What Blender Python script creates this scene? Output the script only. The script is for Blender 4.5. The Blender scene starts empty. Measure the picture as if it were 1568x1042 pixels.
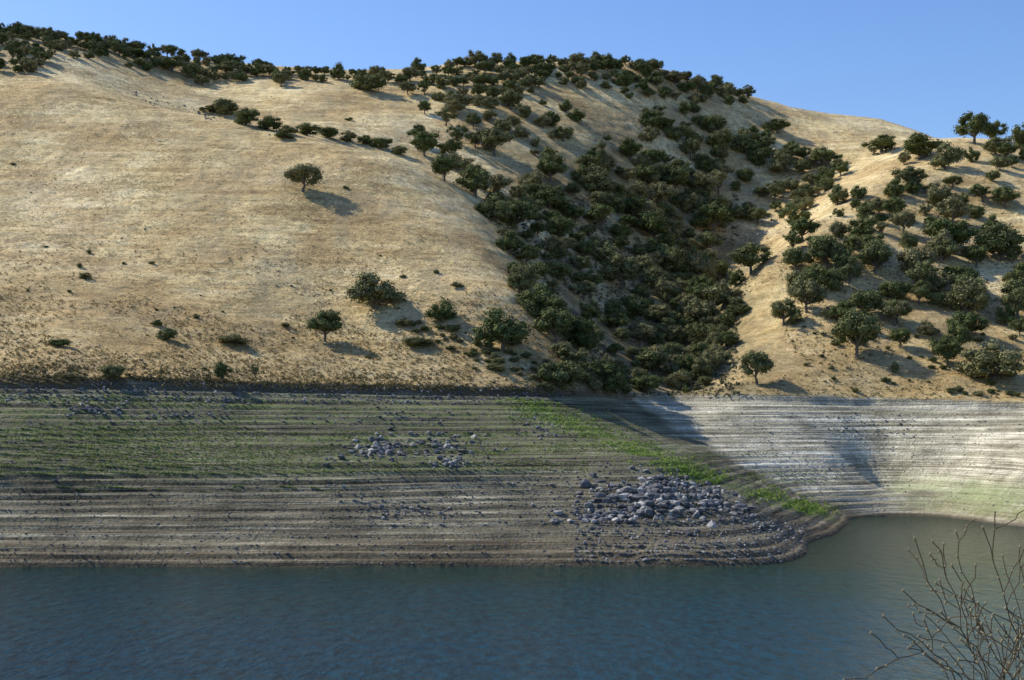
import bpy, math, random
import numpy as np
from mathutils import Vector
random.seed(7); rng=np.random.default_rng(11)
F=2154.0; CX=784.0; HY=660.0; CZ=24.5
def W(px,py,Y): return ((px-CX)/F*Y, Y, CZ+(HY-py)/F*Y)
# ---------------------------------------------------------------- noise
TAB=rng.random((8,256,256))
def vn(x,y,s=0):
    x=np.asarray(x,float); y=np.asarray(y,float)
    xi=np.floor(x).astype(int); yi=np.floor(y).astype(int); fx=x-xi; fy=y-yi
    fx=fx*fx*(3-2*fx); fy=fy*fy*(3-2*fy); T=TAB[s%8]
    a=T[xi&255,yi&255]; b=T[(xi+1)&255,yi&255]; c=T[xi&255,(yi+1)&255]; d=T[(xi+1)&255,(yi+1)&255]
    return (a*(1-fx)+b*fx)*(1-fy)+(c*(1-fx)+d*fx)*fy-0.5
def fbm(x,y,sc,o=4,s=0):
    r=0;a=1
    for i in range(o):
        xr=x*math.cos(i*.9+.4)-y*math.sin(i*.9+.4); yr=x*math.sin(i*.9+.4)+y*math.cos(i*.9+.4)
        r=r+a*vn(xr/sc+17.3*i,yr/sc-9.1*i,s+i); sc*=0.5; a*=0.5
    return r
def ss(a,b,x):
    t=np.clip((np.asarray(x,float)-a)/(b-a),0,1); return t*t*(3-2*t)
# ---------------------------------------------------------------- terrain control heights
C=[]
def shore(px,py): C.append(((px-CX)/F*(CZ*F/(py-HY)),CZ*F/(py-HY),0.0))
for px in (-1000,-400,-100,200,500,800,950,1100): shore(px,870)
for px,py in ((1200,867),(1242,857),(1268,835),(1305,808),(1338,791),(1345,781),(1400,784),(1450,791),(1500,799),(1568,813),(1750,840),(2100,860)): shore(px,py)
L=[(583,325),(400,430),(250,530),(120,630),(57,720)]
for px in (-1000,-400,0):
    for py,Y in L: C.append(W(px,py if px>-900 else py,Y))
pts=[(150,588,330),(300,597,340),(300,500,400),(300,400,455),(300,300,515),(300,200,580),(300,178,600),(300,140,720),(300,97,790),
(150,300,505),(150,150,610),(150,105,680),(150,72,750),
(450,400,468),(450,210,585),(450,150,700),(450,108,790),
(600,603,375),(600,500,430),(600,400,480),(600,300,530),(600,245,560),(600,200,660),(600,150,730),(600,116,790),
(740,605,390),(740,540,415),(740,450,445),(740,375,500),(740,300,600),(740,250,650),(740,180,710),(740,103,800),
(790,450,452),(835,540,425),
(870,605,410),(870,500,505),(870,400,580),(870,300,650),(870,200,720),(870,98,830),
(800,612,388),(870,645,380),(950,675,365),(1050,712,335),(1150,768,300),(1000,780,285),(800,740,305),(500,740,287),
(1250,772,370),(1150,720,398),(1050,664,432),(1300,772,400),(1240,745,412),
(1200,700,424),(1200,645,444),(1110,690,418),(1110,640,442),(1400,720,420),(1568,700,392),(1568,663,420),(1400,672,440),(1300,740,412),(1300,690,431),(1300,645,449),
(1050,612,492),(1082,540,560),(1092,470,632),(1105,400,690),(1125,330,740),(960,607,455),(960,550,505),(960,460,590),
(1110,608,460),(1170,565,484),(1200,480,530),(1180,400,572),(1250,340,615),(1330,290,665),(1400,240,730),(1450,222,770),
(1200,612,460),(1250,560,488),
(1568,632,450),(1568,540,500),(1568,440,560),(1568,340,620),(1568,260,690),(1568,222,760),
(1300,616,464),(1350,560,490),(1350,450,548),(1350,350,608),
(1900,640,430),(1900,540,480),(1900,440,540),(1900,300,640),(1900,222,750),(2400,640,400),(2400,440,520),(2400,230,720),
(1000,380,650),(1000,300,710),(1000,200,770),(1000,106,840),(1200,200,840),(1200,250,795),(1200,300,760),(1160,152,880),(1300,182,900),(1400,205,910)]
for p in pts: C.append(W(*p))
C.append(((300-CX)/F*650,650,166)); C+= [(-51,600,136)]
for X in (-400,-200,-100,0,100,200,400):
    C.append((X,200,-14)); C.append((X,140,-20))
C+= [(70,300,-8),(110,350,-7),(150,300,-9),(105,390,-3)]
for px,z1,z2,z3 in ((-1000,222,190,120),(-400,225,190,120),(0,228,190,120),(300,222,180,120),(600,220,180,120),(870,234,205,130),(1160,232,205,130),(1568,172,150,110),(2100,165,140,100)):
    for Y,z in ((920 if 300<px<1200 else 880,z1),(1010,z2),(1150,z3)): C.append(((px-CX)/F*Y,Y,z))
C=np.array(C,float); S=100.0
P=C[:,:2]/S; n=len(P)
def ker(d2): return 0.5*d2*np.log(d2+1e-9)
K=ker(((P[:,None]-P[None])**2).sum(-1))+np.eye(n)*0.02
A=np.zeros((n+3,n+3)); A[:n,:n]=K; A[:n,n]=1; A[:n,n+1:]=P; A[n,:n]=1; A[n+1:,:n]=P.T
wt=np.linalg.solve(A,np.concatenate([C[:,2],[0,0,0]]))
def tps(x,y):
    sh=x.shape; q=np.stack([x.ravel(),y.ravel()],1)/S; out=np.empty(len(q))
    for i in range(0,len(q),40000):
        c=q[i:i+40000]; d2=((c[:,None]-P[None])**2).sum(-1)
        out[i:i+40000]=ker(d2)@wt[:n]+wt[n]+c@wt[n+1:]
    return out.reshape(sh)
def geo(a,b,s0,g=1.12):
    r=[a];s=s0;sg=1 if b>a else -1
    while (b-r[-1])*sg>0: s*=g; r.append(r[-1]+sg*s)
    return r[1:]
xs=np.array(sorted(geo(-170,-420,.9,1.01)))
xs=np.concatenate([np.array(sorted(geo(xs[0],-7000,4,1.15))),xs,np.arange(-170,190,.85),np.array(geo(190,440,.9,1.01))])
xs=np.concatenate([xs,np.array(geo(xs[-1],7000,4,1.15))]); xs=np.unique(xs)
ys=np.concatenate([np.array(sorted(geo(-20,-600,4,1.2))),np.arange(-20,60,1.5),np.arange(60,236,5),np.arange(236,345,.27),np.arange(345,480,.5),np.arange(480,930,1.4),np.arange(930,1200,6)])
ys=np.unique(np.concatenate([ys,np.array(geo(1200,8000,8,1.15))]))
X,Y=np.meshgrid(xs,ys)
gx=np.arange(-460,521,5.0); gy=np.arange(100,1161,5.0)
GX,GY=np.meshgrid(gx,gy); GZ=tps(GX,GY)
def cub(x,y):
    u=(np.clip(x,-450,508)-gx[0])/5; v=(np.clip(y,112,1148)-gy[0])/5
    i=np.floor(u).astype(int); j=np.floor(v).astype(int); fu=u-i; fv=v-j
    def w(t): return [-.5*t+t*t-.5*t**3,1-2.5*t*t+1.5*t**3,.5*t+2*t*t-1.5*t**3,-.5*t*t+.5*t**3]
    wu=w(fu); wv=w(fv); r=0
    for a in range(4):
        for b in range(4): r=r+wv[a]*wu[b]*GZ[j+a-1,i+b-1]
    return r
Z=cub(X,Y)
ZH=34.9-3.4*ss(60,200,X)+.9*fbm(X,Y,14,3,2)
hill=ss(-2,30,Z-ZH)
Z=Z+hill*(3.2*fbm(X,Y,60,2,1)+.8*fbm(X,Y,15,4,3))+(1-hill)*ss(235,250,Y)*.5*fbm(X,Y,16,3,4)
hs=ss(0,10,Z-ZH)
Z=Z+hs*.36*vn(X/14.,Z/1.6+.8*vn(X/22.,Y/22.,4),5)+hs*.38*fbm(X,Y,3.2,2,6)
HWv=Z-ZH
bank=(1-ss(-.6,0,HWv))*ss(-1,0.3,Z)
st=1.35
sarg=Z/st+1.1*vn(Z*.33,Z*0+3.3,1)+.2*fbm(X,Y,45,2,6)
fr=sarg-np.floor(sarg)
tz=(ss(.6,.95,fr)-fr)*st
Z=Z+bank*tz*(.8+.7*vn(Z*.21,Z*0+7.7,2)+.4*fbm(X,Y,25,2,1)-.25*ss(14,20,Z)).clip(.12,1.1)
Z=Z+1.4*ss(-.5,.5,HWv)
near=22.7-.42*Y+.4*fbm(X,Y,6,3,2); near=np.where(Y<0,22.7-.08*Y,near)
t=ss(60,130,Y); Z=np.where(Y<130,near*(1-t)-20*t,Z)
t=ss(1120,1500,Y); Z=Z*(1-t)+t*(80+120*fbm(X,Y,900,3,3))
t=ss(520,1500,np.abs(X))*ss(400,600,Y); Z=Z*(1-t)+t*(110+160*fbm(X,Y,700,3,5))
def H(x,y):
    x=np.clip(x,xs[0]+1,xs[-1]-1); y=np.clip(y,ys[0]+1,ys[-1]-1)
    i=np.searchsorted(xs,x)-1; j=np.searchsorted(ys,y)-1
    u=(x-xs[i])/(xs[i+1]-xs[i]); v=(y-ys[j])/(ys[j+1]-ys[j])
    return (Z[j,i]*(1-u)+Z[j,i+1]*u)*(1-v)+(Z[j+1,i]*(1-u)+Z[j+1,i+1]*u)*v
YY=np.arange(236,1050,.8)
def cast(px,py):
    """where a bearing / elevation line of sight meets the hillside -> ground position"""
    px=np.atleast_1d(np.asarray(px,float)); py=np.atleast_1d(np.asarray(py,float)); o=[]
    for i in range(0,len(px),1500):
        a=px[i:i+1500,None]; b=py[i:i+1500,None]
        hx=H((a-CX)/F*YY,np.broadcast_to(YY,(len(a),len(YY))))-(CZ+(HY-b)/F*YY)
        hit=hx>0; k=hit.argmax(1); ok=hit.any(1)
        yv=YY[k]; xv=(px[i:i+1500]-CX)/F*yv
        o.append(np.stack([xv,yv,np.where(ok,H(xv,yv),np.nan)],1))
    return np.concatenate(o)
# ---------------------------------------------------------------- mesh helper
def mk(name,V,faces,mats,mi=None,smooth=False,link=True):
    me=bpy.data.meshes.new(name); V=np.asarray(V,np.float32)
    me.vertices.add(len(V)); me.vertices.foreach_set('co',V.ravel())
    lp=np.concatenate([f.ravel() for f in faces]); tot=np.concatenate([np.full(len(f),f.shape[1]) for f in faces])
    me.loops.add(len(lp)); me.loops.foreach_set('vertex_index',lp.astype(np.int32))
    me.polygons.add(len(tot)); stt=np.concatenate([[0],np.cumsum(tot)[:-1]])
    me.polygons.foreach_set('loop_start',stt.astype(np.int32)); me.polygons.foreach_set('loop_total',tot.astype(np.int32))
    if mi is not None: me.polygons.foreach_set('material_index',np.concatenate(mi).astype(np.int32))
    me.polygons.foreach_set('use_smooth',np.full(len(tot),smooth))
    for m in mats: me.materials.append(m)
    me.update(calc_edges=True); me.validate()
    if link:
        ob=bpy.data.objects.new(name,me); bpy.context.scene.collection.objects.link(ob); return ob
    return me
# ---------------------------------------------------------------- shader helper
class N:
    def __init__(s,name):
        s.m=bpy.data.materials.new(name); s.m.use_nodes=True; s.t=s.m.node_tree; s.b=s.t.nodes['Principled BSDF']
        s.b.inputs['Specular IOR Level'].default_value=.15; s.b.inputs['Roughness'].default_value=.9
        s.pos=s.n('ShaderNodeNewGeometry').outputs['Position']
    def n(s,k): return s.t.nodes.new(k)
    def l(s,a,b):
        if hasattr(a,'is_output'): s.t.links.new(a,b)
        else: b.default_value=a
    def math(s,op,a,b=0,c=None,clamp=False):
        q=s.n('ShaderNodeMath'); q.operation=op; q.use_clamp=clamp; s.l(a,q.inputs[0]); s.l(b,q.inputs[1])
        if c is not None: s.l(c,q.inputs[2])
        return q.outputs[0]
    def noise(s,scale,det=4,vec=None,st=(1,1,1),rough=.55,off=0,rot=0):
        mp=s.n('ShaderNodeMapping'); s.l(vec or s.pos,mp.inputs[0]); mp.inputs['Scale'].default_value=st; mp.inputs['Location'].default_value=(off,off*1.3,off*.7); mp.inputs['Rotation'].default_value=(0,0,rot)
        q=s.n('ShaderNodeTexNoise'); s.l(mp.outputs[0],q.inputs['Vector']); q.inputs['Scale'].default_value=scale
        q.inputs['Detail'].default_value=det; q.inputs['Roughness'].default_value=rough; return q.outputs['Fac']
    def ramp(s,f,st,cols=None):
        q=s.n('ShaderNodeValToRGB'); s.l(f,q.inputs[0]); e=q.color_ramp.elements
        while len(e)<len(st): e.new(.5)
        for i,(p,c) in enumerate(st): e[i].position=p; e[i].color=(c if isinstance(c,tuple) else (c,c,c))[:3]+(1,)
        return q.outputs[0]
    def mix(s,f,a,b,mode='MIX'):
        q=s.n('ShaderNodeMix'); q.data_type='RGBA'; q.blend_type=mode; s.l(f,q.inputs[0])
        for v,i in ((a,6),(b,7)): s.l(v if hasattr(v,'is_output') else tuple(v)+(1,),q.inputs[i])
        return q.outputs[2]
    def attr(s,nm):
        q=s.n('ShaderNodeAttribute'); q.attribute_name=nm; return q.outputs['Fac']
    def bump(s,h,st,d):
        q=s.n('ShaderNodeBump'); s.l(h,q.inputs['Height']); q.inputs['Strength'].default_value=st; q.inputs['Distance'].default_value=d
        s.l(q.outputs[0],s.b.inputs['Normal'])
    def col(s,c): s.l(c if hasattr(c,'is_output') else tuple(c)+(1,),s.b.inputs['Base Color'])
# ground
g=N('dry_hillside_ground'); sx=g.n('ShaderNodeSeparateXYZ'); g.l(g.pos,sx.inputs[0]); zc=sx.outputs[2]
hw=g.attr('hw'); rt=g.attr('rightbank'); gr=g.attr('green'); bd_=g.attr('weedband'); rav=g.attr('ravine')
a=g.noise(.011,4); b=g.noise(.07,5,off=4); d=g.noise(1,5,st=(.03,.05,.45),off=9,rough=.65); f=g.noise(1.3,4,rough=.7); f2=g.noise(.35,5,rough=.7,off=3)
v=g.math('ADD',g.math('MULTIPLY',a,.4),g.math('ADD',g.math('MULTIPLY',b,.25),g.math('MULTIPLY',d,.35)))
grass=g.ramp(v,[(.39,(.37,.25,.11)),(.46,(.63,.47,.215)),(.53,(.82,.65,.335)),(.62,(.94,.79,.47))])
grass=g.mix(g.math('MULTIPLY',g.ramp(g.noise(.03,5,off=20,rough=.65),[(.45,0.),(.6,1.)]),.62),grass,(.50,.33,.145))
low=g.math('MULTIPLY',g.ramp(g.math('DIVIDE',hw,45),[(0,1.),(.3,.7),(1,0.)]),g.ramp(g.noise(.05,5,off=31),[(.32,.3),(.58,1.)]))
grass=g.mix(g.math('MULTIPLY',low,.7),grass,(.41,.27,.10))
grass=g.mix(.95,grass,g.ramp(f2,[(.3,.45),(.5,1.),(.7,1.2)]),'MULTIPLY')
grass=g.mix(.9,grass,g.ramp(f,[(.3,.45),(.5,1.),(.7,1.25)]),'MULTIPLY')
grass=g.mix(g.ramp(g.math('MULTIPLY',g.noise(.035,5,off=70),g.noise(.9,4,off=8,rough=.7)),[(.28,0.),(.33,.65)]),grass,(.25,.18,.075))
grass=g.mix(g.math('MULTIPLY',g.ramp(g.noise(.06,6,off=120,st=(1,.35,.35),rot=.6,rough=.7),[(.5,0.),(.6,1.)]),.4),grass,(.34,.28,.16))
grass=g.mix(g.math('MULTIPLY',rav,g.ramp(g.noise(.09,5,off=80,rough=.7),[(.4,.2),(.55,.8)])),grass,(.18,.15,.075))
s1=g.noise(1,4,st=(.015,.015,1.1),rough=.65,off=2); s2=g.noise(1,3,st=(.04,.04,4.5),rough=.7,off=12)
sv=g.math('ADD',g.math('MULTIPLY',s1,.5),g.math('MULTIPLY',s2,.5))
bk=g.ramp(sv,[(.38,(.035,.03,.018)),(.46,(.12,.106,.068)),(.55,(.20,.180,.12)),(.62,(.42,.385,.27))])
bkr=g.ramp(sv,[(.40,(.22,.195,.12)),(.5,(.42,.38,.265)),(.58,(.78,.72,.55))])
bk=g.mix(rt,bk,bkr)
sp=g.noise(2.2,4,rough=.75,off=5)
bk=g.mix(.9,bk,g.ramp(sp,[(.33,.35),(.5,1.),(.68,1.5)]),'MULTIPLY')
bk=g.mix(.9,bk,g.ramp(g.noise(.12,5,off=44),[(.33,.6),(.5,1.),(.68,1.3)]),'MULTIPLY')
gm=g.math('MULTIPLY',gr,g.ramp(g.math('ADD',g.math('MULTIPLY',s1,.45),g.math('MULTIPLY',g.noise(.6,5,off=14,rough=.75),.55)),[(.46,0.),(.55,1.)]))
bk=g.mix(g.math('MULTIPLY',gm,.75),bk,(.14,.175,.045))
bk=g.mix(g.math('MULTIPLY',g.math('MULTIPLY',gr,rt),g.ramp(g.math('ADD',g.math('MULTIPLY',g.noise(.08,4,off=61),.5),g.math('MULTIPLY',s2,.5)),[(.42,.05),(.58,.75)])),bk,(.30,.36,.15))
bk=g.mix(g.math('MULTIPLY',bd_,g.ramp(g.math('ADD',g.math('MULTIPLY',s1,.6),g.math('MULTIPLY',sp,.4)),[(.44,0.),(.54,.75)])),bk,(.17,.22,.05))
mud=g.ramp(g.math('DIVIDE',zc,10),[(.0,1.),(.25,.8),(.6,0.)])
bk=g.mix(g.math('MULTIPLY',mud,.4),bk,(.17,.12,.065))
bk=g.mix(g.ramp(zc,[(.25,.75),(.9,0.)]),bk,(.05,.042,.03))
hn=g.math('ADD',hw,g.math('MULTIPLY',g.math('SUBTRACT',g.noise(.5,4),.5),1.8))
c=g.mix(g.ramp(hn,[(.3,0.),(.7,1.)]),bk,grass)
edge=g.math('MULTIPLY',g.math('MULTIPLY',g.ramp(g.math('ADD',g.math('DIVIDE',hn,6),.5),[(.38,0.),(.47,1.),(.55,1.),(.62,0.)]),g.math('SUBTRACT',.8,g.math('MULTIPLY',rt,.6))),g.ramp(g.noise(.13,3,off=91),[(.35,.35),(.55,1.)]))
c=g.mix(edge,c,(.12,.075,.04)); g.col(c)
g.bump(g.math('ADD',g.math('MULTIPLY',f,.7),g.math('ADD',f2,g.math('MULTIPLY',d,1.2))),.7,1.)
ny,nx=X.shape
idx=np.arange(ny*nx).reshape(ny,nx)
Q=np.stack([idx[:-1,:-1],idx[:-1,1:],idx[1:,1:],idx[1:,:-1]],-1).reshape(-1,4)
V=np.stack([X,Y,Z],-1).reshape(-1,3)
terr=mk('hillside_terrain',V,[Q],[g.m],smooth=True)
def at(nm,arr):
    q=terr.data.attributes.new(nm,'FLOAT','POINT'); q.data.foreach_set('value',arr.ravel().astype(np.float32))
at('hw',HWv)
RB=ss(0,14,(X-88)+(Y-395)*.6+22)*ss(385,410,Y+ (X>120)*80)
at('rightbank',RB)
GR=(1-RB)*(.35+.65*ss(60,-20,X))*ss(12,19,Z)*(1-ss(31,36,Z))+RB*ss(.5,2,Z)*(1-ss(6,13,Z))*ss(105,130,X)*.9
at('green',np.clip(GR,0,1))
def polydist(pw):
    D=np.full(X.shape,1e9)
    for a_,b_ in zip(pw[:-1],pw[1:]):
        dx,dy=b_[0]-a_[0],b_[1]-a_[1]; t=np.clip(((X-a_[0])*dx+(Y-a_[1])*dy)/(dx*dx+dy*dy+1e-9),0,1)
        D=np.minimum(D,np.hypot(X-a_[0]-t*dx,Y-a_[1]-t*dy))
    return D
cl=np.array([(780,614),(850,642),(930,672),(1000,700),(1060,727),(1130,748),(1200,768),(1250,785)],float)
clw=cast(cl[:,0]+8,cl[:,1])
at('weedband',(1-ss(1,11,polydist(clw)+3*fbm(X,Y,8,3,2)))*(Z<34))
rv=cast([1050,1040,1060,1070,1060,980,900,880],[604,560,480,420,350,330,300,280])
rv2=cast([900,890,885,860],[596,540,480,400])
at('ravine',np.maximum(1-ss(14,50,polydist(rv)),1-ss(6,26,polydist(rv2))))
# ---------------------------------------------------------------- water
w=N('lake_water'); w.b.inputs['Roughness'].default_value=.08; w.b.inputs['IOR'].default_value=1.33; w.b.inputs['Specular IOR Level'].default_value=.5
wsx=w.n('ShaderNodeSeparateXYZ'); w.l(w.pos,wsx.inputs[0])
wf=w.math('ADD',w.math('DIVIDE',w.math('SUBTRACT',wsx.outputs[1],155.),110.),w.math('SUBTRACT',w.noise(.02,4),.5),clamp=True)
wc=w.ramp(wf,[(0,(.005,.08,.135)),(.4,(.006,.078,.105)),(.8,(.018,.068,.05)),(1,(.042,.072,.042))])
wc=w.mix(.9,wc,w.ramp(w.noise(.6,5,st=(1.2,.5,1),rot=.5,rough=.7,off=7),[(.36,.45),(.5,1.),(.66,1.45)]),'MULTIPLY'); w.col(wc)
wn=w.math('ADD',w.math('MULTIPLY',w.noise(.9,5,st=(1.5,.6,1),rot=.45,rough=.68),1.2),w.math('MULTIPLY',w.noise(.28,3,st=(1.3,.6,1),rot=.5),2.3))
w.bump(wn,1.,2.6)
mk('lake_water',[(-6900,20,0),(6900,20,0),(6900,520,0),(-6900,520,0)],[np.array([[0,1,2,3]])],[w.m])
# ---------------------------------------------------------------- rocks
def ico(sub):
    import bmesh
    bm=bmesh.new(); bmesh.ops.create_icosphere(bm,subdivisions=sub,radius=1); 
    v=np.array([x.co[:] for x in bm.verts]); f=np.array([[q.index for q in p.verts] for p in bm.faces]); bm.free(); return v,f
iv,if_=ico(1); iv2,if2=ico(2)
rm=N('grey_rock')
rm.col(rm.mix(.8,rm.ramp(rm.attr('rnd'),[(0,(.08,.08,.084)),(.5,(.165,.165,.165)),(.85,(.29,.28,.255)),(1,(.52,.49,.44))]),rm.ramp(rm.noise(3,4),[(.3,.5),(.7,1.25)]),'MULTIPLY'))
def rocks(name,pos,size):
    k=len(pos); bases=[]
    for i in range(12):
        b=iv*1.0
        for _ in range(7):
            dd=rng.normal(size=3); dd/=np.linalg.norm(dd); q=b@dd; lim=rng.uniform(.35,.75); b=b-np.outer(np.maximum(q-lim,0),dd)
        bases.append(b)
    B=np.array(bases)[rng.integers(0,12,k)]
    sc=size[:,None]*rng.uniform(.6,1.35,(k,3))*np.array([1,1,.75]); ang=rng.uniform(0,6.28,k)
    B=B*sc[:,None,:]; ca,sa=np.cos(ang)[:,None],np.sin(ang)[:,None]
    x=B[...,0]*ca-B[...,1]*sa; y=B[...,0]*sa+B[...,1]*ca; B=np.stack([x,y,B[...,2]],-1)+(pos+np.stack([0*size,0*size,size*.2],1))[:,None,:]
    Fc=(if_[None]+(np.arange(k)*len(iv))[:,None,None]).reshape(-1,3)
    ob=mk(name,B.reshape(-1,3),[Fc],[rm.m]); q=ob.data.attributes.new('rnd','FLOAT','POINT'); q.data.foreach_set('value',np.repeat(rng.random(k),len(iv)).astype(np.float32)); return ob
def ell(cx,cy,rx,ry,k,tilt=0):
    r=np.sqrt(rng.random(k))*np.abs(rng.normal(.7,.4,k)); a=rng.uniform(0,6.283,k); dx=r*np.cos(a)*rx
    return cx+dx, cy+r*np.sin(a)*ry+tilt*dx
def clean(p,s,zmin=.1): 
    ok=~np.isnan(p[:,2])&(p[:,2]>zmin); return p[ok],s[ok]
def rk(name,parts):
    P_=[];S_=[]
    for (e,lo,hi) in parts:
        p=cast(*e); s=lo+(hi-lo)*rng.random(len(p))**2.5; P_.append(p);S_.append(s)
    return rocks(name,*clean(np.concatenate(P_),np.concatenate(S_)))
rk('boulder_pile',[(ell(1010,768,120,34,850,.12),.2,1.35),(ell(1040,742,95,16,260,.25),.2,1.),(ell(925,792,85,18,280),.2,1.1),(ell(1100,775,90,25,350,.35),.15,.8),(ell(1170,805,60,20,250,.3),.15,.6)])
rk('boulder_outcrop',[(ell(585,690,95,22,300,-.1),.2,1.25),(ell(690,685,90,26,260),.15,1.),(ell(690,712,34,8,80),.2,1.2),(ell(830,660,45,26,140,.4),.15,.7),(ell(640,785,130,22,220,.0),.12,.6)])
rk('rock_cluster',[(ell(140,632,45,9,110),.2,.8),(ell(280,640,160,14,160),.15,.6),(ell(620,640,180,20,200),.15,.6),(ell(350,615,60,10,90),.15,.7)])
u=rng.random
rk('shore_rocks',[((u(6000)*1300-20,612+u(6000)*255),.1,.33),((880+u(1800)*360,800+u(1800)*66),.12,.5),((u(2300)*860,590+u(2300)*30),.12,.6),((1120+u(900)*448,635+u(900)*150),.1,.4),((1280+u(150)*120,635+u(150)*40),.2,.6),((500+u(900)*500,700+u(900)*110),.12,.45)])
rk('hill_outcrop',[(ell(240,155,60,18,50,.3),.2,.8),(ell(320,175,40,10,40,.2),.3,1.1),((u(260)*900,130+u(260)*450),.15,.5),((850+u(200)*250,180+u(200)*60),.2,.7)])
# ---------------------------------------------------------------- tufts
def tuftmat(name,c1,c2):
    m=N(name); m.col(m.ramp(m.attr('rnd'),[(0,c1),(1,c2)])); return m.m
def tufts(name,pos,size,mat,nq=9,up=.9):
    k=len(pos); d=rng.normal(size=(k,nq,3)); d[...,2]=np.abs(d[...,2])*up+.15; d/=np.linalg.norm(d,axis=-1,keepdims=True)
    r=rng.uniform(.45,1,(k,nq,1)); c=pos[:,None]+d*r*size[:,None,None]
    nrm=d+rng.normal(size=d.shape)*.5; t1=np.cross(nrm,rng.normal(size=d.shape)); t1/=np.linalg.norm(t1,axis=-1,keepdims=True)
    t2=np.cross(nrm,t1); t2/=np.linalg.norm(t2,axis=-1,keepdims=True); h=size[:,None,None]*rng.uniform(.25,.45,(k,nq,1))
    V=np.stack([c+t1*h,c+t2*h*.8,c-t1*h,c-t2*h*.8],2).reshape(-1,3); ob=mk(name,V,[np.arange(len(V)).reshape(-1,4)],[mat])
    q=ob.data.attributes.new('rnd','FLOAT','POINT'); q.data.foreach_set('value',np.repeat(rng.random(k),nq*4).astype(np.float32)); return ob
gmat=tuftmat('green_weed',(.11,.16,.03),(.24,.31,.07)); 
px,py=u(34000)*920-20,605+u(34000)*150
p=cast(px,py); keep=(~np.isnan(p[:,2]))&(vn(p[:,2]*.55,p[:,2]*0+1,3)+.35*vn(p[:,0]/9,p[:,1]/9,4)+.3*vn(p[:,0]/2.5,p[:,1]/2.5,5)+ .25*ss(700,200,px)-.12*ss(710,750,py)>.0)&(p[:,2]<33.5)
p=p[keep]; tufts('weed_bands',p,.12+.2*rng.random(len(p)),gmat,7)
t_=u(6000)*(len(cl)-1.01); i_=t_.astype(int); q=cl[i_]+(cl[i_+1]-cl[i_])*(t_-i_)[:,None]
wd=np.interp(t_,[0,2,4,7],[17,15,10,6]); p=cast(q[:,0]+rng.normal(size=6000)*16+10,q[:,1]+rng.normal(size=6000)*wd*.8)
p=p[~np.isnan(p[:,2])&(p[:,2]<33.5)&(.7*vn(p[:,2]*1.0,p[:,2]*0+4,3)+.5*vn(p[:,0]/4,p[:,1]/4,3)>-.17)]; tufts('weed_crest_plants',p,.15+.38*rng.random(len(p)),tuftmat('bright_weed',(.13,.21,.03),(.28,.38,.075)),8)
px=1050+u(3500)*250; py=690+(px-1050)*.3+rng.normal(size=3500)*18; p=cast(px,py); p=p[~np.isnan(p[:,2])&(p[:,2]>2)&(vn(p[:,2]*.9,p[:,2]*0+4,2)>0)]
tufts('inlet_weeds',p,.12+.25*rng.random(len(p)),gmat,7)
dm=tuftmat('dry_brush',(.18,.145,.055),(.46,.33,.14))
px=u(17000)*900-20; py=600-240*u(17000)**1.6*(.4+.6*u(17000)); p=cast(px,py); p=p[~np.isnan(p[:,2])&(fbm(p[:,0],p[:,1],30,3,2)>-.12)&(p[:,2]>35)]
tufts('dry_brush',p,.15+.55*rng.random(len(p))**2,dm,8)
px=u(30000)*1588-20; py=90+u(30000)*510; p=cast(px,py); p=p[~np.isnan(p[:,2])&(fbm(p[:,0],p[:,1],22,3,5)+.4*u(30000)-.2>-.05)&(p[:,2]>36)]
tufts('dry_grass_tufts',p,.18+.35*rng.random(len(p))**2,tuftmat('straw',(.32,.22,.09),(.74,.57,.29)),6)
px=880+u(6000)*690; py=300+u(6000)*315; p=cast(px,py); p=p[~np.isnan(p[:,2])&(p[:,2]>35)&(fbm(p[:,0],p[:,1],30,3,2)>-.1)]
tufts('dry_scrub',p,.25+.7*rng.random(len(p))**2,tuftmat('scrub_leaf',(.09,.095,.04),(.3,.23,.1)),8)
px=740+u(5500)*390; py=290+u(5500)*318; ok=px>np.interp(py,[290,400,450,600],[720,790,835,875]); p=cast(px[ok],py[ok]); p=p[~np.isnan(p[:,2])&(p[:,2]>35)&(fbm(p[:,0],p[:,1],20,3,2)>-.15)]
tufts('ravine_scrub',p,.4+1.2*rng.random(len(p))**2,tuftmat('ravine_leaf',(.07,.08,.035),(.2,.18,.1)),12)
px=u(1700)*880; py=np.interp(px,[0,880],[581,606])-u(1700)**2*22-2; p=cast(px,py); p=p[~np.isnan(p[:,2])]
tufts('bank_edge_brush',p,.25+.6*rng.random(len(p))**2,tuftmat('edge_leaf',(.08,.08,.03),(.28,.21,.09)),10)
# ---------------------------------------------------------------- trees
def tube(pts,rad,seg=6):
    pts=np.array(pts,float); V=[];Fq=[]
    for i,p in enumerate(pts):
        d=pts[min(i+1,len(pts)-1)]-pts[max(i-1,0)]; d/=np.linalg.norm(d)+1e-9
        a=np.cross(d,[0.3,1,0.1]); a/=np.linalg.norm(a); b=np.cross(d,a)
        for s in range(seg):
            t=6.2832*s/seg; V.append(p+rad[i]*(a*math.cos(t)+b*math.sin(t)))
    for i in range(len(pts)-1):
        for s in range(seg): Fq.append([i*seg+s,i*seg+(s+1)%seg,(i+1)*seg+(s+1)%seg,(i+1)*seg+s])
    return np.array(V),np.array(Fq)
lf=N('oak_foliage'); oi=lf.n('ShaderNodeObjectInfo').outputs['Random']
lc=lf.ramp(oi,[(0,(.085,.108,.035)),(.3,(.12,.138,.046)),(.65,(.15,.158,.064)),(1,(.22,.20,.095))])
lc=lf.mix(.9,lc,lf.ramp(lf.attr('rnd'),[(0,.5),(.5,1.),(1,1.7)]),'MULTIPLY'); lf.col(lc)
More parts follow.
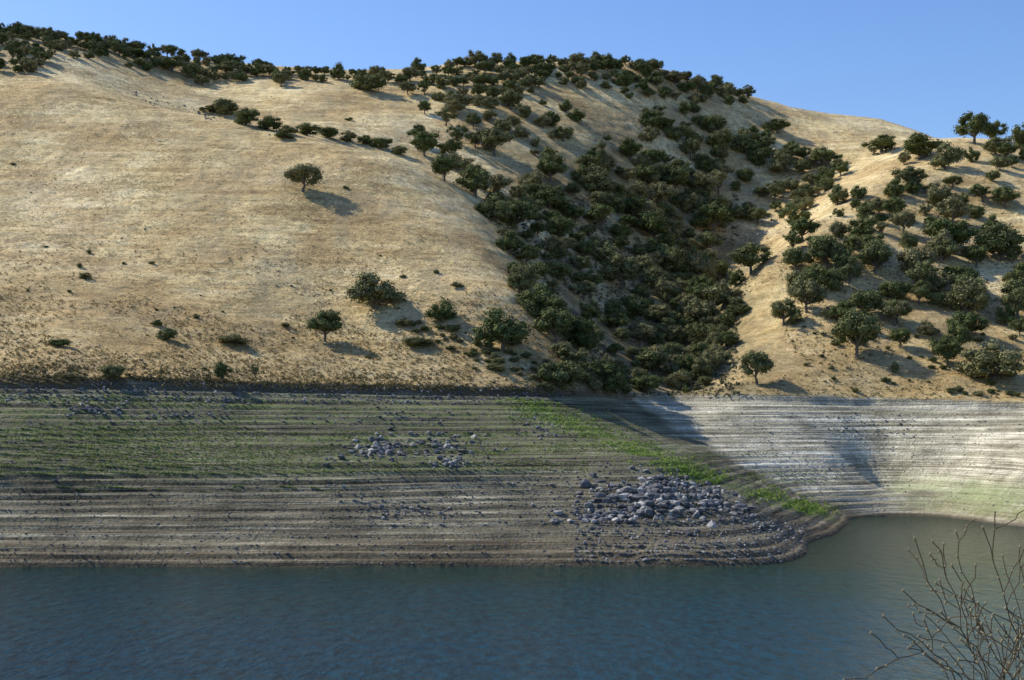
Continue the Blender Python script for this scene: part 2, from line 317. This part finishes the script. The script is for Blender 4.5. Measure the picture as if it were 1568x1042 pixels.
bk_=N('oak_bark'); bk_.col(bk_.mix(bk_.noise(4,3),(.09,.075,.055),(.2,.17,.14)))
def tree_mesh(name,seed,low=False,openc=False):
    r=np.random.default_rng(seed); Vs=[];Fs=[];mi=[];rn=[];off=0
    def add(v,f,m,rv):
        nonlocal off
        Vs.append(v);Fs.append(f+off);mi.append(np.full(len(f),m));rn.append(rv);off+=len(v)
    R=5.6; hz=4.5 if not low else 4.6; zc_=6.0 if not low else 3.8
    nc=34 if not openc else 24; cs=[];rs=[]
    lob=r.uniform(0,6.28,3)
    for i in range(nc):
        d=r.normal(size=3); d[2]=d[2]*.9+.2; d/=np.linalg.norm(d)
        an=math.atan2(d[1],d[0]); irr=1+.15*math.sin(2*an+lob[0])+.12*math.sin(3*an+lob[1])
        k=r.uniform(.52,.84) if i>6 else r.uniform(.1,.4)
        c=np.array([d[0]*R*k*irr,d[1]*R*k*irr,d[2]*hz*k*(1 if d[2]>0 else .75)+zc_]); cs.append(c); rs.append(r.uniform(1.05,2.15)*(.85 if openc else 1))
    lean=r.normal(size=2)*.5
    base=[(0,0,-1.2),(lean[0]*.3,lean[1]*.3,1.),(lean[0],lean[1],zc_*.45)]
    v,f=tube(base,[.55,.42,.33]); add(v,f,1,np.zeros(len(v)))
    for c in [cs[i] for i in r.permutation(nc)[:11]]:
        s=np.array(base[2])*1.0; m=(s+c)/2+r.normal(size=3)*.5; m[2]-=.3
        v,f=tube([s-(0,0,.2),m,c],[.26,.16,.06],5); add(v,f,1,np.zeros(len(v)))
    for c,q in zip(cs,rs):
        k=int((85 if not openc else 70)*q*q/2.4)
        d=r.normal(size=(k,3)); d[:,2]+=.25; d/=np.linalg.norm(d,axis=1,keepdims=True)
        rad=q*r.uniform(.75,1.2,(k,1)); p=c+d*rad*np.array([1,1,.85])
        nn=d+r.normal(size=(k,3))*.42; t1=np.cross(nn,r.normal(size=(k,3))); t1/=np.linalg.norm(t1,axis=1,keepdims=True)
        t2=np.cross(nn,t1); t2/=np.linalg.norm(t2,axis=1,keepdims=True); h=r.uniform(.15,.36,(k,1))
        v=np.stack([p+t1*h,p+t2*h*.7,p-t1*h*.9,p-t2*h*.8],1).reshape(-1,3)
        tone=np.clip(r.uniform(.2,.8)+r.normal(size=k)*.13,0,1)
        add(v,np.arange(len(v)).reshape(-1,4),0,np.repeat(tone,4))
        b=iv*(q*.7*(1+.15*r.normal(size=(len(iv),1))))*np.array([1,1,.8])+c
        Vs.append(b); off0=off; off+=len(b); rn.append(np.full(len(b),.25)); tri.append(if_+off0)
    return Vs,Fs,mi,rn
meshes=[]
for i in range(18):
    tri=[]; low=i%2==0; Vs,Fs,mi,rn=tree_mesh('oak',100+i,low,openc=(i%5==3))
    quads=np.concatenate(Fs); T=np.concatenate(tri)
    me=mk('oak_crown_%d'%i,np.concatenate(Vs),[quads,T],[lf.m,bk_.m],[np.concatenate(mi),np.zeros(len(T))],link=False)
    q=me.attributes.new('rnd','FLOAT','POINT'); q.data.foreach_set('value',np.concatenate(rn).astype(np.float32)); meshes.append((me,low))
lows=[m for m,l in meshes if l]; highs=[m for m,l in meshes if not l]
def plant(px,py,wpx,hpx,name='oak_tree',low=None,sink=.2):
    p=cast(px,py)
    for j in range(len(p)):
        if np.isnan(p[j,2]) or p[j,1]<240: continue
        Yd=p[j,1]; ww=wpx[j]*Yd/F; hh=hpx[j]*Yd/F
        lo=(random.random()<.45) if low is None else low
        me=random.choice(lows if lo else highs)
        ob=bpy.data.objects.new(name,me); bpy.context.scene.collection.objects.link(ob)
        s=ww/12.; sz=hh/(9.0 if lo else 10.8)
        ob.location=(p[j,0],p[j,1],p[j,2]-sink); ob.scale=(s*random.uniform(.9,1.1),s*random.uniform(.9,1.1),sz); ob.rotation_euler=(0,0,random.uniform(0,6.28))
def A_(l): return np.array(l,float).T
T1=[(463,294,58,44),(497,524,62,50),(340,590,34,36),(391,580,15,26),(430,134,32,24),(845,255,46,32),(650,240,55,42),(690,245,42,34),(680,278,58,42),(728,302,62,46),(757,240,62,46),(310,132,26,16),(615,130,22,16),(700,170,50,28),(832,197,36,22),(862,218,42,24),
(1160,590,58,54),(1312,548,90,76),(1215,360,62,54),(1190,205,46,24),(1150,420,70,50),(1235,480,60,56),(1350,235,60,28),(1410,245,80,38),(1270,260,50,38),(1490,200,30,18),(1480,470,60,50),(1415,455,70,62),(1340,420,60,52),(1450,560,60,48),(1395,290,60,38),(1460,390,80,58),(1540,320,50,36),(1290,430,55,55),(1525,240,50,32),(1345,330,40,30),(1560,490,60,56),(1015,200,36,22),(1012,175,24,14),(1530,400,90,60),(1230,370,50,40),(1160,345,40,28),(1220,420,50,40),(1370,500,56,44),(1250,440,48,40),(1290,500,46,40),(1200,500,50,44),(1440,320,50,34),(1320,375,56,44)]
a_=A_(T1); plant(a_[0],a_[1],a_[2],a_[3],low=False)
T2=[(575,472,106,56),(676,494,62,38),(770,535,94,66),(345,176,44,28),(376,192,50,28),(412,200,46,24),(440,206,34,16),(470,208,46,20),(502,212,40,20),(532,218,36,18),(560,222,30,16),(582,228,38,20),(610,238,30,15),(1520,585,110,64),(1430,450,60,44),(560,140,62,32),(700,262,50,30),(855,592,70,46),(930,602,60,38),(990,604,54,34),(880,530,76,54),(820,480,66,48),(805,445,60,44),(850,500,60,40)]
a_=A_(T2); plant(a_[0],a_[1],a_[2],a_[3],low=True)
B1=[(255,522,36,22),(92,532,34,16),(360,528,58,18),(130,427,28,13),(137,389,10,8),(122,410,12,8),(437,501,22,9),(700,440,26,9),(668,420,10,7),(173,584,42,28),(320,172,30,10),(435,212,40,9),(535,185,14,6),(20,254,8,5),(620,500,40,14),(640,530,60,16),(110,580,30,10),(240,500,24,10),(300,488,16,8),(190,405,8,5),(760,570,40,14),(530,290,12,6),(70,380,8,4),(1370,572,14,18),(1330,520,16,9),(1260,515,14,9)]
a_=A_(B1); plant(a_[0],a_[1],a_[2],a_[3],name='bush',low=True)
def inpoly(x,y,P_):
    c=False;j=len(P_)-1
    for i in range(len(P_)):
        if (P_[i][1]>y)!=(P_[j][1]>y) and x<(P_[j][0]-P_[i][0])*(y-P_[i][1])/(P_[j][1]-P_[i][1])+P_[i][0]: c=not c
        j=i
    return c
def region(poly,k,w0,w1,name='oak_tree',mind=.45,asp=.76,low=None,clump=None):
    xs_=[p[0] for p in poly]; ys_=[p[1] for p in poly]; o=[]; tries=0
    while len(o)<k and tries<k*60:
        tries+=1; x=random.uniform(min(xs_),max(xs_)); y=random.uniform(min(ys_),max(ys_))
        if not inpoly(x,y,poly): continue
        if clump is not None and float(vn(x/clump,y/clump*1.7,2))<random.uniform(-.35,.15): continue
        ww=w0+(w1-w0)*random.random()**1.5
        if any((x-q[0])**2+((y-q[1])*1.7)**2<(mind*(ww+q[2])*.5*1.3)**2 for q in o): continue
        o.append((x,y,ww,ww*asp*random.uniform(.8,1.2)))
    a_=A_(o); plant(a_[0],a_[1],a_[2],a_[3],name=name,low=low)
region([(-30,60),(230,80),(370,104),(600,118),(600,128),(360,126),(240,116),(180,100),(100,88),(50,112),(-30,114)],105,16,36,mind=.4)
region([(-20,50),(230,74),(370,100),(370,106),(230,84),(-20,60)],40,20,34,mind=.3)
region([(600,118),(700,104),(900,98),(1160,152),(1150,160),(1050,165),(950,150),(860,135),(750,155),(620,160)],95,16,38,mind=.4)
region([(600,114),(700,101),(900,96),(1000,104),(1150,150),(1150,156),(900,102),(700,107),(600,120)],50,16,30,mind=.3)
region([(630,160),(800,150),(900,190),(850,205),(730,235),(640,240)],18,24,46)
region([(800,150),(1000,150),(1000,240),(800,250)],10,12,30)
region([(1000,180),(1060,170),(1150,200),(1240,250),(1320,260),(1210,330),(1130,340),(1000,290),(860,262),(980,240)],80,22,50,mind=.44,clump=40)
region([(700,285),(900,262),(1100,300),(1150,345),(1085,380),(1140,430),(1140,500),(1100,560),(1050,600),(900,596),(860,560),(800,480),(780,390)],165,26,70,mind=.42,asp=.74,clump=80)
region([(1000,400),(1100,400),(1130,460),(1110,560),(1050,600),(960,590)],30,34,56,mind=.34)
region([(1240,265),(1330,235),(1568,205),(1640,205),(1640,400),(1200,400)],74,24,60,mind=.48,clump=60)
region([(1200,400),(1640,400),(1640,540),(1450,560),(1280,510),(1210,510)],34,36,80,mind=.55)
region([(850,560),(1080,560),(1100,600),(1060,608),(870,604)],30,18,36,name='bush',low=True)
region([(720,520),(850,560),(870,604),(800,590),(680,530)],30,12,26,name='bush',low=True,asp=.5)
region([(610,490),(720,500),(760,560),(680,540)],16,12,26,name='bush',low=True,asp=.45)
region([(1180,480),(1600,520),(1600,615),(1250,600)],50,7,18,name='bush',low=True,asp=.6)
region([(0,380),(700,380),(850,590),(0,580)],40,5,12,name='bush',low=True,asp=.5)
# ---------------------------------------------------------------- bare foreground shrub
tw=N('twig_bark'); tw.col(tw.mix(tw.noise(60,3),(.05,.036,.024),(.16,.115,.07))); tw.b.inputs['Roughness'].default_value=.7
bd=N('twig_bud'); bd.col(bd.mix(bd.noise(90,2),(.20,.16,.09),(.40,.34,.2)))
Vs=[];Fq=[];Ft=[];off=0
def addv(v,f,tri=False):
    global off
    Vs.append(v); (Ft if tri else Fq).append(f+off); off+=len(v)
def PW(px,py,Y): return np.array(W(px,py,Y))
base=np.array([3.15,6.3,H(np.array(3.15),np.array(6.3))-.1])
def stem(pts,r0,lvl=0):
    pts=[np.array(p) for p in pts]
    P0=[pts[0]]
    for a,b in zip(pts[:-1],pts[1:]):
        m=max(2,int(np.linalg.norm(b-a)/.07))
        for i in range(1,m+1): P0.append(a+(b-a)*i/m+rng.normal(size=3)*.008)
    rad=[max(.0023,r0*(1-.86*i/(len(P0)-1))) for i in range(len(P0))]
    v,f=tube(P0,rad,5); addv(v,f)
    if len(P0)<3: return
    for i in range(max(2,int(len(P0)*(.35 if lvl==0 else .15))),len(P0)-1):
        d=P0[i]-P0[i-1]; d/=np.linalg.norm(d)+1e-9
        if lvl<2 and rng.random()<(.45 if lvl==0 else .35):
            s=rng.normal(size=3); s-=d*(s@d); s/=np.linalg.norm(s); e=d*.9+s*.75; L_=rng.uniform(.08,.34)*(1 if lvl==0 else .5)
            stem([P0[i],P0[i]+e*L_*.5,P0[i]+e*L_+np.array([0,0,.1*L_])],rad[i]*.55,lvl+1)
        if rng.random()<.6:
            s=rng.normal(size=3)*.004; b=iv*np.array([.005,.005,.008])*rng.uniform(.7,1.2)+P0[i]+s; addv(b,if_,True)
    addv(iv*np.array([.005,.005,.009])+P0[-1],if_,True)
for tip,mid in [((1355,950,6.0),(1450,1010,6.1)),((1437,890,6.2),(1490,985,6.2)),((1508,812,6.1),(1545,930,6.2)),((1395,985,5.7),(1470,1035,5.9)),((1530,850,6.5),(1570,960,6.4)),((1440,935,5.8),(1505,1010,6.)),((1565,870,6.3),(1590,980,6.3)),((1480,900,6.6),(1530,990,6.5)),((1500,960,5.6),(1550,1040,5.9)),((1600,820,6.2),(1610,960,6.2)),((1415,940,6.4),(1500,1030,6.3)),((1460,960,6.1),(1530,1035,6.2)),((1545,930,6.0),(1575,1000,6.1))]:
    t=PW(*tip); m=PW(*mid); lowp=base+(m-base)*np.array([.55,.55,.5]); stem([base+rng.normal(size=3)*.05,lowp,m,t],.013)
Fq=np.concatenate(Fq); Ft=np.concatenate(Ft)
mk('bare_shrub',np.concatenate(Vs),[Fq,Ft],[tw.m,bd.m],[np.zeros(len(Fq)),np.ones(len(Ft))],smooth=True)
# ---------------------------------------------------------------- light, sky, camera
az=math.radians(-68); el=math.radians(43)
to=Vector((math.sin(az)*math.cos(el),math.cos(az)*math.cos(el),math.sin(el)))
ld=bpy.data.lights.new('sun','SUN'); ld.energy=5; ld.angle=math.radians(.5); ld.color=(1,.95,.84)
lo=bpy.data.objects.new('sun',ld); bpy.context.scene.collection.objects.link(lo); lo.rotation_euler=to.to_track_quat('Z','Y').to_euler(); lo.location=(-100,100,300)
wd_=bpy.data.worlds.new('World'); bpy.context.scene.world=wd_; wd_.use_nodes=True; nt=wd_.node_tree
sk=nt.nodes.new('ShaderNodeTexSky'); sk.sky_type='NISHITA'; sk.sun_disc=False; sk.sun_elevation=el; sk.sun_rotation=az%(2*math.pi); sk.air_density=1.1; sk.dust_density=.7; sk.ozone_density=4.; sk.altitude=100
hsn=nt.nodes.new('ShaderNodeHueSaturation'); hsn.inputs['Saturation'].default_value=1.18; hsn.inputs['Hue'].default_value=.512; hsn.inputs['Value'].default_value=1.15
nt.links.new(sk.outputs[0],hsn.inputs['Color']); nt.links.new(hsn.outputs[0],nt.nodes['Background'].inputs[0]); nt.nodes['Background'].inputs[1].default_value=.15
cd=bpy.data.cameras.new('camera'); cam=bpy.data.objects.new('camera',cd); bpy.context.scene.collection.objects.link(cam)
cam.location=(0,0,CZ); cam.rotation_euler=(math.radians(90),0,0); cd.lens=36*F/1568; cd.sensor_width=36; cd.shift_y=(HY-521)/1568; cd.clip_end=20000; cd.clip_start=.1
sc=bpy.context.scene; sc.camera=cam; sc.view_settings.view_transform='Standard'; sc.view_settings.look='None'; sc.view_settings.exposure=0
print('TREES',len(sc.objects))
